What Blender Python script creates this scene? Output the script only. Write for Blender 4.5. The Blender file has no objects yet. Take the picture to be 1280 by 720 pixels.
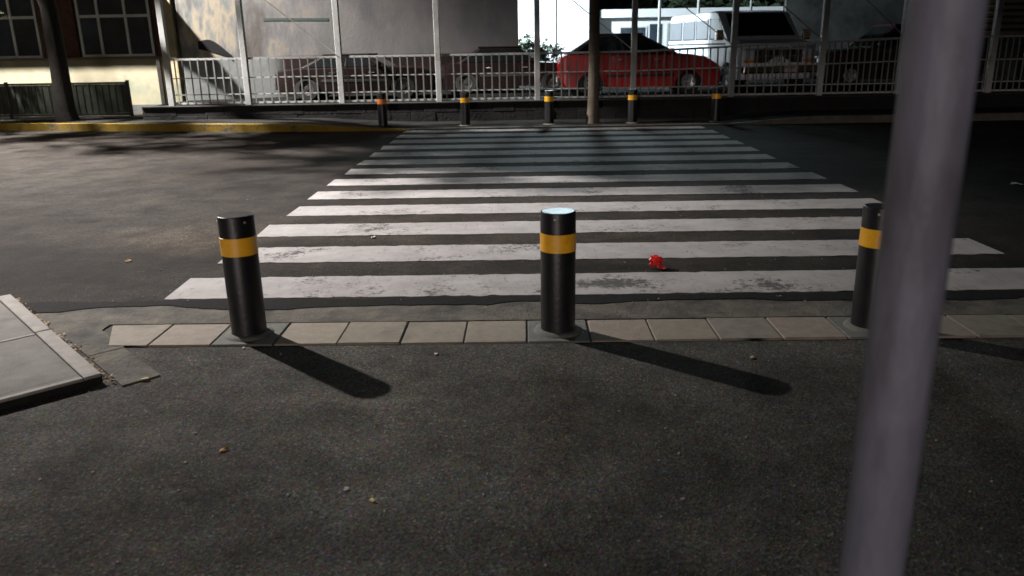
import bpy, bmesh, math, random
from mathutils import Vector, Matrix
R = math.radians
random.seed(7)
S = bpy.context.scene
COL = S.collection

# ---------------------------------------------------------------- camera
def make_camera():
    yaw, pitch, roll = R(1.0), math.atan(298/989), R(1.0)
    F = Vector((-math.sin(yaw)*math.cos(pitch), math.cos(yaw)*math.cos(pitch), -math.sin(pitch)))
    Rt = Vector((math.cos(yaw), math.sin(yaw), 0)); U = Rt.cross(F)
    R2 = Rt*math.cos(roll) - U*math.sin(roll); U2 = Rt*math.sin(roll) + U*math.cos(roll)
    cd = bpy.data.cameras.new('camera'); c = bpy.data.objects.new('camera', cd); COL.objects.link(c)
    M = Matrix(((R2.x, U2.x, -F.x), (R2.y, U2.y, -F.y), (R2.z, U2.z, -F.z))).to_4x4()
    M.translation = Vector((0, 0, 1.55)); c.matrix_world = M
    cd.sensor_width = 36; cd.lens = 989/1280*36
    cd.clip_start = .05; cd.clip_end = 800
    cd.dof.use_dof = True; cd.dof.focus_distance = 6.5; cd.dof.aperture_fstop = 2.8
    S.camera = c
make_camera()

# ---------------------------------------------------------------- sky, exposure
W = bpy.data.worlds.new('World'); S.world = W; W.use_nodes = True
wn = W.node_tree.nodes; wl = W.node_tree.links
sky = wn.new('ShaderNodeTexSky'); sky.sky_type = 'NISHITA'; sky.sun_disc = False
sky.sun_elevation = R(-2.5); sky.sun_rotation = R(200); sky.altitude = 2200
bg = wn['Background']; bg.inputs['Strength'].default_value = 0.055
wl.new(sky.outputs[0], bg.inputs['Color'])
S.cycles.use_denoising = True
S.view_settings.view_transform = 'Standard'; S.view_settings.look = 'None'
S.view_settings.exposure = 0.14; S.view_settings.gamma = 1; S.view_settings.use_curve_mapping = False

LAMP_POS = (-14.0, 16.0, 11.0); LAMP_W = 50000      # street lamp across the road, left
BACK_POS = (-5.0, -22.0, 3.1); BACK_W = 8000        # fill lamp added far behind the camera to brighten the bollard bands
CROSSFILL_W = 4300  # fill light added on the white wall to lift the far crossing
FLOOD_W = 9000                                       # flood light of the car park

# ---------------------------------------------------------------- materials
MATS = {}
def mat(name, c1, c2=None, scale=3.0, rough=.7, bump=0, bscale=60, metal=0, coat=0, detail=6, lo=.35, hi=.65,
        spec=.5, c3=None, scale3=.5, obj=False, trans=0, dist=0.02, stretch=None, c3lo=.5, c3hi=.65):
    if name in MATS: return MATS[name]
    m = bpy.data.materials.new(name); m.use_nodes = True; MATS[name] = m
    nt = m.node_tree; n = nt.nodes; l = nt.links; b = n['Principled BSDF']
    b.inputs['Roughness'].default_value = rough; b.inputs['Metallic'].default_value = metal
    b.inputs['Coat Weight'].default_value = coat; b.inputs['Specular IOR Level'].default_value = spec
    b.inputs['Transmission Weight'].default_value = trans
    def vec():
        if obj:
            t = n.new('ShaderNodeTexCoord'); o = t.outputs['Object']
        else:
            t = n.new('ShaderNodeNewGeometry'); o = t.outputs['Position']
        if stretch:
            mp = n.new('ShaderNodeMapping'); mp.inputs['Scale'].default_value = stretch[0]; mp.inputs['Rotation'].default_value = stretch[1]
            l.new(o, mp.inputs['Vector']); o = mp.outputs[0]
        return o
    V = vec()
    def noise(s, d=detail):
        t = n.new('ShaderNodeTexNoise'); t.inputs['Scale'].default_value = s; t.inputs['Detail'].default_value = d
        t.inputs['Roughness'].default_value = .65; l.new(V, t.inputs['Vector']); return t.outputs[0]
    def ramp(o, a, bb, lo, hi):
        r = n.new('ShaderNodeValToRGB'); e = r.color_ramp.elements
        e[0].position = lo; e[0].color = (*a, 1); e[1].position = hi; e[1].color = (*bb, 1); l.new(o, r.inputs[0]); return r.outputs[0]
    if c2 is None: c2 = tuple(min(1, x*1.18+.002) for x in c1)
    col = ramp(noise(scale), c1, c2, lo, hi)
    if c3 is not None:
        mx = n.new('ShaderNodeMix'); mx.data_type = 'RGBA'
        l.new(ramp(noise(scale3, 8), (0,0,0), (1,1,1), c3lo, c3hi), mx.inputs['Factor'])
        l.new(col, mx.inputs[6]); mx.inputs[7].default_value = (*c3, 1); col = mx.outputs[2]
    l.new(col, b.inputs['Base Color'])
    if bump:
        bp = n.new('ShaderNodeBump'); bp.inputs['Strength'].default_value = bump; bp.inputs['Distance'].default_value = dist
        l.new(noise(bscale, 4), bp.inputs['Height']); l.new(bp.outputs[0], b.inputs['Normal'])
    return m

def asphalt(name, base, var, tint, patch, seed, grain=1.0, tone_patches=()):
    m = bpy.data.materials.new(name); m.use_nodes = True; MATS[name] = m
    nt = m.node_tree; n = nt.nodes; l = nt.links; b = n['Principled BSDF']
    g = n.new('ShaderNodeNewGeometry'); mp = n.new('ShaderNodeMapping'); mp.inputs['Location'].default_value = (seed, seed*1.7, 0)
    l.new(g.outputs['Position'], mp.inputs['Vector'])
    def noise(s, d=3, r=.6):
        t = n.new('ShaderNodeTexNoise'); t.inputs['Scale'].default_value = s; t.inputs['Detail'].default_value = d
        t.inputs['Roughness'].default_value = r; l.new(mp.outputs[0], t.inputs['Vector']); return t.outputs[0]
    def ramp(o, stops):
        r = n.new('ShaderNodeValToRGB'); e = r.color_ramp.elements
        while len(e) < len(stops): e.new(.5)
        for x, (p, c) in zip(e, stops): x.position = p; x.color = (*c, 1)
        l.new(o, r.inputs[0]); return r.outputs[0]
    def mix(f, a, c, mode='MIX'):
        x = n.new('ShaderNodeMix'); x.data_type = 'RGBA'; x.blend_type = mode
        if isinstance(f, float): x.inputs['Factor'].default_value = f
        else: l.new(f, x.inputs['Factor'])
        for s, v in ((6, a), (7, c)):
            if isinstance(v, tuple): x.inputs[s].default_value = (*v, 1)
            else: l.new(v, x.inputs[s])
        return x.outputs[2]
    def k(c, f): return tuple(x*f for x in c)
    vo = n.new('ShaderNodeTexVoronoi'); vo.inputs['Scale'].default_value = 140; l.new(mp.outputs[0], vo.inputs['Vector'])
    stones = ramp(vo.outputs['Color'], [(.15, k(base, .45)), (.55, base), (.8, k(base, 1.25)), (.97, k(base, 2.6))])
    hs = n.new('ShaderNodeMix'); hs.data_type = 'RGBA'; hs.inputs['Factor'].default_value = .22
    hv_ = n.new('ShaderNodeTexVoronoi'); hv_.inputs['Scale'].default_value = 75; l.new(mp.outputs[0], hv_.inputs['Vector'])
    hs.inputs[6].default_value = (.5,.5,.5,1); l.new(hv_.outputs['Color'], hs.inputs[7])
    h2 = n.new('ShaderNodeMix'); h2.data_type = 'RGBA'; h2.blend_type = 'MULTIPLY'; h2.inputs['Factor'].default_value = 1
    l.new(stones, h2.inputs[6]); l.new(hs.outputs[2], h2.inputs[7])
    dbl = n.new('ShaderNodeVectorMath'); dbl.operation = 'SCALE'; dbl.inputs['Scale'].default_value = 2.0; l.new(h2.outputs[2], dbl.inputs[0]); stones = dbl.outputs[0]
    mott = ramp(noise(2.2, 8, .7), [(.3, k((1,1,1), 1-var)), (.7, (1+var*.4,)*3)])
    c = mix(1.0, stones, mott, 'MULTIPLY')
    warm = ramp(noise(9, 5), [(.4, (1,1,1)), (.65, tint)])
    c = mix(1.0, c, warm, 'MULTIPLY')
    pt = ramp(noise(.42, 7, .62), [(.44, (0,0,0)), (.6, (1,1,1))])
    c = mix(pt, c, mix(1.0, c, patch, 'MULTIPLY'))
    # stains: darker and lighter areas with ragged outlines
    if tone_patches:
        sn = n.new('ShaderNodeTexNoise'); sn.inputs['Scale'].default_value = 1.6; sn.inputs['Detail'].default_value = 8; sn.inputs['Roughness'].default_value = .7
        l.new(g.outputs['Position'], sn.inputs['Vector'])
    for (sx_, sy_, rx_, ry_, fac_) in tone_patches:
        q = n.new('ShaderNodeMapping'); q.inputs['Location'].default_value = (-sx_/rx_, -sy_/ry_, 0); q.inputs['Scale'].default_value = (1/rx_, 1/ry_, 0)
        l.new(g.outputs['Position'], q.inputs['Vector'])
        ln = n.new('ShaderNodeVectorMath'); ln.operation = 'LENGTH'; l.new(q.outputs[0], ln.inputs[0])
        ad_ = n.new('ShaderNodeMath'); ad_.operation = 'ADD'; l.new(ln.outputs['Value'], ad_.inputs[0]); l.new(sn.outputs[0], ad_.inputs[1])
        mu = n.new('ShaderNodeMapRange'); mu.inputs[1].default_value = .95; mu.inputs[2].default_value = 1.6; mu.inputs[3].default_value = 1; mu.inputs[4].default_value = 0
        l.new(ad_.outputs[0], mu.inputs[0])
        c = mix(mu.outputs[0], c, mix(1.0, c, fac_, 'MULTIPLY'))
    # cracks
    cv = n.new('ShaderNodeTexVoronoi'); cv.feature = 'DISTANCE_TO_EDGE'; cv.inputs['Scale'].default_value = .55
    dn = n.new('ShaderNodeVectorMath'); dn.operation = 'ADD'
    nn = n.new('ShaderNodeTexNoise'); nn.inputs['Scale'].default_value = 3; nn.inputs['Detail'].default_value = 6; l.new(mp.outputs[0], nn.inputs['Vector'])
    l.new(mp.outputs[0], dn.inputs[0]); l.new(nn.outputs['Color'], dn.inputs[1]); l.new(dn.outputs[0], cv.inputs['Vector'])
    ck = ramp(cv.outputs['Distance'], [(.0, (.35,)*3), (.006, (1,1,1))])
    c = mix(.6, c, mix(1.0, c, ck, 'MULTIPLY'))
    l.new(c, b.inputs['Base Color']); b.inputs['Roughness'].default_value = .95; b.inputs['Specular IOR Level'].default_value = .12
    bp = n.new('ShaderNodeBump'); bp.inputs['Strength'].default_value = .55*grain; bp.inputs['Distance'].default_value = .006
    ad = n.new('ShaderNodeMath'); ad.operation = 'ADD'; l.new(vo.outputs['Distance'], ad.inputs[0]); l.new(noise(30, 5), ad.inputs[1])
    l.new(ad.outputs[0], bp.inputs['Height']); l.new(bp.outputs[0], b.inputs['Normal'])
    return m

def paint_worn(name, paint, under, thr, seed):
    m = bpy.data.materials.new(name); m.use_nodes = True; MATS[name] = m
    nt = m.node_tree; n = nt.nodes; l = nt.links; b = n['Principled BSDF']
    g = n.new('ShaderNodeNewGeometry'); mp = n.new('ShaderNodeMapping'); mp.inputs['Location'].default_value = (seed, seed, 0)
    l.new(g.outputs['Position'], mp.inputs['Vector'])
    def noise(s, d, r=.65, sc=None):
        v = mp.outputs[0]
        if sc:
            q = n.new('ShaderNodeMapping'); q.inputs['Scale'].default_value = sc; q.inputs['Rotation'].default_value = (0, 0, R(20)); l.new(v, q.inputs['Vector']); v = q.outputs[0]
        t = n.new('ShaderNodeTexNoise'); t.inputs['Scale'].default_value = s; t.inputs['Detail'].default_value = d
        t.inputs['Roughness'].default_value = r; l.new(v, t.inputs['Vector']); return t.outputs[0]
    def ramp(o, stops):
        r = n.new('ShaderNodeValToRGB'); e = r.color_ramp.elements
        for x, (p, c) in zip(e, stops): x.position = p; x.color = (*c, 1)
        l.new(o, r.inputs[0]); return r.outputs[0]
    def math_(op, a, c):
        x = n.new('ShaderNodeMath'); x.operation = op
        for i, v in enumerate((a, c)):
            if isinstance(v, (int, float)): x.inputs[i].default_value = v
            else: l.new(v, x.inputs[i])
        return x.outputs[0]
    f = math_('ADD', math_('MULTIPLY', noise(1.3, 9, .72), .65), math_('MULTIPLY', noise(34, 4, .7), .35))
    q2 = n.new('ShaderNodeMapping'); q2.inputs['Location'].default_value = (-.62/.55, -5.22/.16, 0); q2.inputs['Scale'].default_value = (1/.55, 1/.16, 0)
    l.new(g.outputs['Position'], q2.inputs['Vector']); ln = n.new('ShaderNodeVectorMath'); ln.operation = 'LENGTH'; l.new(q2.outputs[0], ln.inputs[0])
    mu = n.new('ShaderNodeMapRange'); mu.inputs[1].default_value = .3; mu.inputs[2].default_value = 1.3; mu.inputs[3].default_value = .11; mu.inputs[4].default_value = 0; l.new(ln.outputs['Value'], mu.inputs[0])
    f = math_('SUBTRACT', f, mu.outputs[0])
    mask = ramp(f, [(thr, (1,1,1)), (thr+.06, (0,0,0))])
    scr = ramp(noise(4, 5, .6, (12, 1, 1)), [(.60, (0,0,0)), (.72, (.5,.5,.5))])
    fac = math_('MAXIMUM', mask, scr)
    dirt = ramp(noise(3.1, 7, .7), [(.35, tuple(x*.72 for x in paint)), (.65, paint)])
    x = n.new('ShaderNodeMix'); x.data_type = 'RGBA'; l.new(fac, x.inputs['Factor']); l.new(dirt, x.inputs[6]); x.inputs[7].default_value = (*under, 1)
    l.new(x.outputs[2], b.inputs['Base Color']); b.inputs['Roughness'].default_value = .85; b.inputs['Specular IOR Level'].default_value = .25
    bp = n.new('ShaderNodeBump'); bp.inputs['Strength'].default_value = .4; bp.inputs['Distance'].default_value = .004
    l.new(noise(60, 4), bp.inputs['Height']); l.new(bp.outputs[0], b.inputs['Normal'])
    return m

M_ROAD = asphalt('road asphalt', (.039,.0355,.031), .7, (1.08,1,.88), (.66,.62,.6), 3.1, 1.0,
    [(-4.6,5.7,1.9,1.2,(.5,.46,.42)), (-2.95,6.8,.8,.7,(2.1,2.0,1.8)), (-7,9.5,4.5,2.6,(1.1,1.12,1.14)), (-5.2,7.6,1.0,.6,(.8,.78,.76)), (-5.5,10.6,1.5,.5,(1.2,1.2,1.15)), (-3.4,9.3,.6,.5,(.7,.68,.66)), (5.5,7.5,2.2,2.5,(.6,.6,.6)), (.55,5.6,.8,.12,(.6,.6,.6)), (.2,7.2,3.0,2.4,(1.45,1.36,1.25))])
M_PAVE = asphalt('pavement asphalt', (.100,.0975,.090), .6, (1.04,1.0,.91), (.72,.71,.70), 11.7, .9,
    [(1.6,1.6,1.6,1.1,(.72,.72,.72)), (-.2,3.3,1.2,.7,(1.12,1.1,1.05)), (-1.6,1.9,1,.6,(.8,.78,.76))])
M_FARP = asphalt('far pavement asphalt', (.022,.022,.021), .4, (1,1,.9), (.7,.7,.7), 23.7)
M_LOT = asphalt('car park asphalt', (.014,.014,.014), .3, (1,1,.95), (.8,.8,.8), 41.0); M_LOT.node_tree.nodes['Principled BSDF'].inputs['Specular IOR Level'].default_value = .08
M_SOIL = mat('dark soil', (.018,.017,.013), (.035,.032,.022), 4, .95, .6, 30)
M_STRIPE = paint_worn('white road paint', (.44,.42,.41), (.085,.08,.074), .395, 4.0)
M_YELK = paint_worn('yellow kerb paint', (.27,.175,.02), (.07,.062,.046), .41, 9.0)
M_KERB = mat('grey kerb concrete', (.07,.065,.05), (.12,.11,.09), 6, .9, .4, 50)
M_TILE = [mat('paving tile %d' % i, c, tuple(x*1.3 for x in c), 14, .85, .35, 90, c3=tuple(x*.55 for x in c), scale3=2.3, c3lo=.55, c3hi=.75)
          for i, c in enumerate(((.215,.188,.145), (.235,.203,.157), (.195,.175,.138), (.23,.192,.155)))]
M_MORTAR = mat('tile joint dirt', (.035,.032,.026), (.055,.05,.04), 20, .95)
M_PATCH = mat('cement patch', (.12,.125,.11), (.17,.17,.15), 12, .9, .4, 70)
M_GUT = mat('gutter concrete', (.085,.077,.061), (.15,.135,.105), 9, .95, .7, 45, c3=(.035,.033,.03), scale3=2.6, c3lo=.46, c3hi=.66)
M_SLAB = mat('slab concrete', (.125,.118,.103), (.19,.18,.16), 5, .9, .4, 70, c3=(.075,.07,.062), scale3=2, c3lo=.5, c3hi=.7)
M_EDGE = mat('pale edging concrete', (.22,.205,.185), (.30,.28,.25), 14, .85, .3, 60)
M_BLACK = mat('black bollard paint', (.006,.006,.008), (.011,.011,.013), 9, .42, .12, 40, obj=True, c3=(.022,.021,.02), scale3=5, c3lo=.56, c3hi=.74)
M_CAP = mat('black glossy cap', (.02,.02,.022), (.03,.03,.032), 9, .40, .1, 60, obj=True, spec=.3)
M_BAND = mat('yellow reflective film', (1.0,.47,.010), (1.0,.54,.015), 30, .38, .25, 240, obj=True, spec=.8, dist=.003, c3=(.74,.32,.012), scale3=9, c3lo=.58, c3hi=.75)
M_BANDO = mat('orange reflective film', (.95,.22,.02), (.98,.28,.03), 30, .38, .25, 240, obj=True, spec=.8, dist=.003)
M_POLE = mat('grey galvanised pole', (.165,.17,.22), (.22,.225,.28), 9, .55, .25, 60, obj=True, c3=(.085,.078,.085), scale3=5, c3lo=.5, c3hi=.7, stretch=((1,1,.35),(0,0,0)))
M_FENCE = mat('pale fence paint', (.34,.355,.345), (.45,.46,.44), 6, .6, .2, 60, c3=(.22,.19,.15), scale3=3, c3lo=.58, c3hi=.72)
M_BAR = mat('dull bar paint', (.15,.165,.152), (.23,.24,.22), 6, .7, .2, 60)
M_WIRE = mat('steel cable', (.35,.34,.30), rough=.5, metal=.5)
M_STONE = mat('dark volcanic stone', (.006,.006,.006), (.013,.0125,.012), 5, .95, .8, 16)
M_CREAM = mat('cream plaster', (.22,.205,.135), (.28,.255,.175), 2, .85, .2, 40, c3=(.15,.175,.125), scale3=.9, c3lo=.52, c3hi=.66)
M_BRICK = mat('dark red brick face', (.07,.032,.025), (.11,.05,.04), 8, .9, .3, 40)
M_WFRAME = mat('white window frame', (.55,.58,.57), rough=.5, scale=4)
M_GLASS = mat('dark window glass', (.03,.042,.06), (.045,.06,.08), 2, .15, spec=.4)
M_COLUMN = mat('beige column plaster', (.34,.29,.17), (.44,.38,.24), 3, .85, .2, 40, c3=(.2,.2,.13), scale3=1.5)
M_RAIL = mat('dark green railing paint', (.005,.007,.005), (.010,.014,.010), 6, .6)
M_BARK = mat('dark bark', (.009,.008,.006), (.02,.017,.013), 7, .95, .8, 22)
M_BARK2 = mat('grey brown bark', (.085,.07,.05), (.13,.11,.08), 7, .95, .8, 22)
def leafmat(name, a, b):
    m = mat(name, a, b, 5, .6, spec=.3); return m
M_LEAF = leafmat('deep green leaves', (.025,.04,.015), (.05,.08,.03))
M_LEAF2 = leafmat('blue green leaves', (.025,.04,.022), (.045,.07,.035))
M_WHITEW = mat('white wall paint', (.74,.76,.78), (.80,.82,.83), 1.5, .8, .1, 30)
M_GREYW = mat('grey green plaster', (.30,.32,.29), (.38,.40,.36), 2, .85, .2, 30)
M_DIM = mat('dim concrete', (.06,.063,.06), (.10,.105,.10), 2, .9, .3, 20, c3=(.035,.035,.035), scale3=.8)
M_WOOD = mat('brown slat', (.36,.27,.18), (.45,.35,.24), 5, .7, .2, 30)
M_RED = mat('red car paint', (.36,.012,.012), (.40,.016,.015), 3, .28, coat=.7, obj=True)
M_MAROON = mat('maroon car paint', (.006,.0012,.0012), (.009,.0016,.0016), 3, .55, spec=.2, obj=True)
M_DARKCAR = mat('dark brown car paint', (.022,.008,.008), (.03,.010,.010), 3, .3, coat=.6, obj=True)
M_VANW = mat('white van paint', (.66,.70,.74), (.72,.76,.79), 2, .35, coat=.4, obj=True)
M_CARG = mat('tinted car glass', (.006,.007,.008), (.008,.009,.010), 2, .15, spec=.3, obj=True)
M_VANG = mat('bluish van glass', (.02,.028,.038), (.045,.06,.08), 3, .12, spec=.8, obj=True)
M_TYRE = mat('tyre rubber', (.015,.015,.015), (.025,.025,.025), 20, .9, obj=True)
M_RIM = mat('wheel metal', (.45,.46,.47), (.55,.56,.57), 6, .35, metal=.7, obj=True)
M_RIMW = mat('white wheel disc', (.6,.63,.66), (.68,.7,.72), 6, .45, obj=True)
M_CHROME = mat('chrome', (.6,.6,.6), rough=.18, metal=1, obj=True)
M_TRIM = mat('black plastic', (.02,.02,.02), rough=.6, obj=True)
M_LENS = mat('clear lamp lens', (.55,.57,.6), rough=.1, obj=True, spec=.8)
M_LENSR = mat('red lamp lens', (.35,.01,.01), rough=.15, obj=True, spec=.8)
M_LENSO = mat('amber lamp lens', (.65,.22,.01), rough=.2, obj=True, spec=.8)
M_PLATE = mat('pale licence plate', (.55,.45,.38), (.62,.52,.45), 30, .5, obj=True)
M_REDF = mat('red plastic film', (.72,.015,.02), (.85,.05,.04), 30, .25, spec=.8, obj=True, c3=(.85,.6,.58), scale3=14, c3lo=.58, c3hi=.64)
M_PAPER = mat('white paper', (.70,.69,.66), rough=.8, obj=True)
M_DRY = mat('dry leaf', (.35,.19,.06), (.45,.30,.10), 30, .8, obj=True)
M_YLEAF = mat('yellow leaf', (.55,.47,.16), (.6,.55,.25), 30, .8, obj=True)
M_HOUS = mat('lamp housing', (.2,.2,.2), rough=.5, metal=.3)

def mural():
    m = bpy.data.materials.new('painted wall'); m.use_nodes = True
    nt = m.node_tree; n = nt.nodes; l = nt.links; b = n['Principled BSDF']; b.inputs['Roughness'].default_value = .85
    g = n.new('ShaderNodeNewGeometry')
    def noise(s, rot, sc, d=5):
        mp = n.new('ShaderNodeMapping'); mp.inputs['Rotation'].default_value = (0, R(rot), 0); mp.inputs['Scale'].default_value = sc
        l.new(g.outputs['Position'], mp.inputs['Vector'])
        t = n.new('ShaderNodeTexNoise'); t.inputs['Scale'].default_value = s; t.inputs['Detail'].default_value = d; t.inputs['Roughness'].default_value = .6
        l.new(mp.outputs[0], t.inputs['Vector']); return t.outputs[0]
    def ramp(o, stops):
        r = n.new('ShaderNodeValToRGB'); e = r.color_ramp.elements
        while len(e) < len(stops): e.new(.5)
        for x, (p, c) in zip(e, stops): x.position = p; x.color = (*c, 1)
        l.new(o, r.inputs[0]); return r.outputs[0]
    def mix(f, a, c):
        x = n.new('ShaderNodeMix'); x.data_type = 'RGBA'; l.new(f, x.inputs['Factor']); l.new(a, x.inputs[6]); l.new(c, x.inputs[7]); return x.outputs[2]
    base = ramp(noise(.55, 0, (1,1,1)), [(.35, (.20,.20,.207)), (.5, (.27,.258,.258)), (.65, (.23,.245,.23))])
    blot = ramp(noise(.95, 33, (1.6,1,.55), 4), [(.34, (.05,.04,.025)), (.43, (.14,.12,.10)), (.49, (.22,.235,.23)), (.57, (.46,.40,.29)), (.66, (.21,.24,.235))])
    # the picture painted on the left half of the wall fades out to the right
    sx = n.new('ShaderNodeSeparateXYZ'); l.new(g.outputs['Position'], sx.inputs[0])
    mr = n.new('ShaderNodeMapRange'); mr.inputs[1].default_value = -8.2; mr.inputs[2].default_value = -5.2; mr.inputs[3].default_value = 1; mr.inputs[4].default_value = .12; l.new(sx.outputs[0], mr.inputs[0])
    c = mix(mr.outputs[0], base, blot)
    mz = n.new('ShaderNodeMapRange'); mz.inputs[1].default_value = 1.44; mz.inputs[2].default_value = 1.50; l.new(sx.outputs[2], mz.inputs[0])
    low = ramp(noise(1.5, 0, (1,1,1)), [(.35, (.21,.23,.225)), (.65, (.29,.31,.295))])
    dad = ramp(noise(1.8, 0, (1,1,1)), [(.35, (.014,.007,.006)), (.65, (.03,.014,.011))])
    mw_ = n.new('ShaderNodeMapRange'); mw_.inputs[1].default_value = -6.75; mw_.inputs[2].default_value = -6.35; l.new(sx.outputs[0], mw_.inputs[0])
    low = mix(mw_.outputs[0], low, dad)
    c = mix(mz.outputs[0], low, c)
    l.new(c, b.inputs['Base Color'])
    bp = n.new('ShaderNodeBump'); bp.inputs['Strength'].default_value = .2; bp.inputs['Distance'].default_value = .02
    l.new(noise(14, 0, (1,1,1)), bp.inputs['Height']); l.new(bp.outputs[0], b.inputs['Normal'])
    return m
M_MURAL = mural()

# ---------------------------------------------------------------- mesh helpers
class MB:
    def __init__(s): s.v = []; s.f = []
    def add(s, vs, fs):
        k = len(s.v); s.v += [tuple(p) for p in vs]; s.f += [tuple(i+k for i in f) for f in fs]; return s
    def box(s, x0, x1, y0, y1, z0, z1, M=None):
        vs = [Vector(p) for p in ((x0,y0,z0),(x1,y0,z0),(x1,y1,z0),(x0,y1,z0),(x0,y0,z1),(x1,y0,z1),(x1,y1,z1),(x0,y1,z1))]
        if M: vs = [M @ p for p in vs]
        return s.add(vs, [(3,2,1,0),(4,5,6,7),(0,1,5,4),(1,2,6,5),(2,3,7,6),(3,0,4,7)])
    def prism(s, poly, z0, z1):
        n = len(poly)
        z0f = z0 if callable(z0) else (lambda p: z0); z1f = z1 if callable(z1) else (lambda p: z1)
        vs = [(p[0], p[1], z0f(p)) for p in poly] + [(p[0], p[1], z1f(p)) for p in poly]
        return s.add(vs, [tuple(range(n-1,-1,-1)), tuple(range(n,2*n))] + [(i,(i+1)%n,n+(i+1)%n,n+i) for i in range(n)])
    def tube(s, pts, rad, seg=10, cap=True):
        pts = [Vector(p) for p in pts]; rad = rad if isinstance(rad, (list,tuple)) else [rad]*len(pts)
        rings = []; up = None
        for i, p in enumerate(pts):
            d = (pts[min(i+1,len(pts)-1)] - pts[max(i-1,0)]).normalized()
            a = Vector((1,0,0)) if abs(d.x) < .9 else Vector((0,1,0))
            if up is None: up = a
            u = (up - d*up.dot(d)).normalized(); up = u; w = d.cross(u)
            rings.append([p + (u*math.cos(2*math.pi*j/seg) + w*math.sin(2*math.pi*j/seg))*rad[i] for j in range(seg)])
        vs = [q for r in rings for q in r]; fs = []
        for i in range(len(pts)-1):
            for j in range(seg): fs.append((i*seg+j, i*seg+(j+1)%seg, (i+1)*seg+(j+1)%seg, (i+1)*seg+j))
        if cap: fs += [tuple(range(seg-1,-1,-1)), tuple(range((len(pts)-1)*seg, len(pts)*seg))]
        return s.add(vs, fs)
    def lathe(s, prof, seg=24, M=None):
        vs = []; fs = []; n = len(prof)
        for j in range(seg):
            a = 2*math.pi*j/seg
            for r, z in prof:
                p = Vector((r*math.cos(a), r*math.sin(a), z)); vs.append(M @ p if M else p)
        for j in range(seg):
            k = (j+1) % seg
            for i in range(n-1): fs.append((j*n+i, k*n+i, k*n+i+1, j*n+i+1))
        return s.add(vs, fs)
    def plate(s, q, t):
        a, b, c, d = [Vector(p) for p in q]; nrm = (b-a).cross(d-a).normalized()*t
        vs = [a,b,c,d,a+nrm,b+nrm,c+nrm,d+nrm]
        return s.add(vs, [(3,2,1,0),(4,5,6,7),(0,1,5,4),(1,2,6,5),(2,3,7,6),(3,0,4,7)])
    def mesh(s, name, smooth=False, angle=None):
        me = bpy.data.meshes.new(name); me.from_pydata(s.v, [], s.f)
        if smooth:
            me.polygons.foreach_set('use_smooth', [True]*len(me.polygons))
            bm = bmesh.new(); bm.from_mesh(me); bmesh.ops.remove_doubles(bm, verts=bm.verts, dist=1e-5)
            bmesh.ops.recalc_face_normals(bm, faces=bm.faces)
            a = R(angle or 40)
            for e in bm.edges:
                if len(e.link_faces) == 2 and e.calc_face_angle(0) > a: e.smooth = False
            bm.to_mesh(me); bm.free()
        else:
            bm = bmesh.new(); bm.from_mesh(me); bmesh.ops.recalc_face_normals(bm, faces=bm.faces); bm.to_mesh(me); bm.free()
        return me
    def build(s, name, m, parent=None, loc=None, rot=None, smooth=False, bevel=0, angle=None, bseg=2):
        o = bpy.data.objects.new(name, s.mesh(name, smooth, angle)); COL.objects.link(o); o.data.materials.append(m)
        if parent: o.parent = parent
        if loc: o.location = loc
        if rot: o.rotation_euler = rot
        if bevel:
            b = o.modifiers.new('bevel', 'BEVEL'); b.width = bevel; b.segments = bseg; b.limit_method = 'ANGLE'; b.angle_limit = R(35)
        return o
def inst(src, name, parent=None, loc=None, rot=None, scale=None, m=None):
    o = bpy.data.objects.new(name, src.data); COL.objects.link(o)
    for md in src.modifiers:
        if md.type == 'BEVEL':
            b = o.modifiers.new('bevel', 'BEVEL'); b.width = md.width; b.segments = md.segments; b.limit_method = 'ANGLE'; b.angle_limit = md.angle_limit
    if m: o.material_slots[0].link = 'OBJECT'; o.material_slots[0].material = m
    if parent: o.parent = parent
    if loc: o.location = loc
    if rot: o.rotation_euler = rot
    if scale: o.scale = scale
    return o
def empty(name, loc=(0,0,0), rz=0):
    o = bpy.data.objects.new(name, None); COL.objects.link(o); o.location = loc; o.rotation_euler = (0,0,rz); o.empty_display_size = .2; return o
def tag(o, label=None, cat=None, group=None, kind=None):
    if label: o['label'] = label
    if cat: o['category'] = cat
    if group: o['group'] = group
    if kind: o['kind'] = kind
    return o
def struct(o, label=None): tag(o, label, kind='structure'); return o
def copy_tree(o, parent=None):
    c = o.copy(); COL.objects.link(c); c.parent = parent
    for ch in list(o.children): copy_tree(ch, c)
    return c
def wob(a, b, n, amp, f):          # wavy line of points between a and b
    out = []
    for i in range(n+1):
        t = i/n; out.append((a[0]+(b[0]-a[0])*t, a[1]+(b[1]-a[1])*t + amp*(f(t) if f else 0)))
    return out

# ---------------------------------------------------------------- setting: ground, road, pavements
struct(MB().box(-300,300,-200,400,-.5,-.06).build('ground', M_SOIL), 'dark bare ground reaching to the horizon')
rr = random.Random(3)
edge = []; x = -40.0; y = 4.82; tgt = 4.82
while x < 40:
    y += (tgt-y)*.35 + rr.uniform(-.008,.008)
    if rr.random() < .2: tgt = 4.78 + rr.uniform(-.085,.07)
    edge.append((x, y)); x += .06 if -5 < x < 6 else .5
KERB = [(-40,23.4),(-25,20.4),(-14,18.35),(-11.8,17.85),(-8.7,17.15),(-5.8,16.55),(-4.6,16.38),(-3.4,16.3),(-2.4,16.3),(4.2,16.38),(6.0,16.42),(40,16.7)]
road_poly = [(p[0], p[1]) for p in edge] + [(p[0], p[1]) for p in reversed(KERB)]
struct(MB().prism(road_poly, -.05, .010).build('road', M_ROAD), 'worn dark asphalt road between the two pavements')
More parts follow.
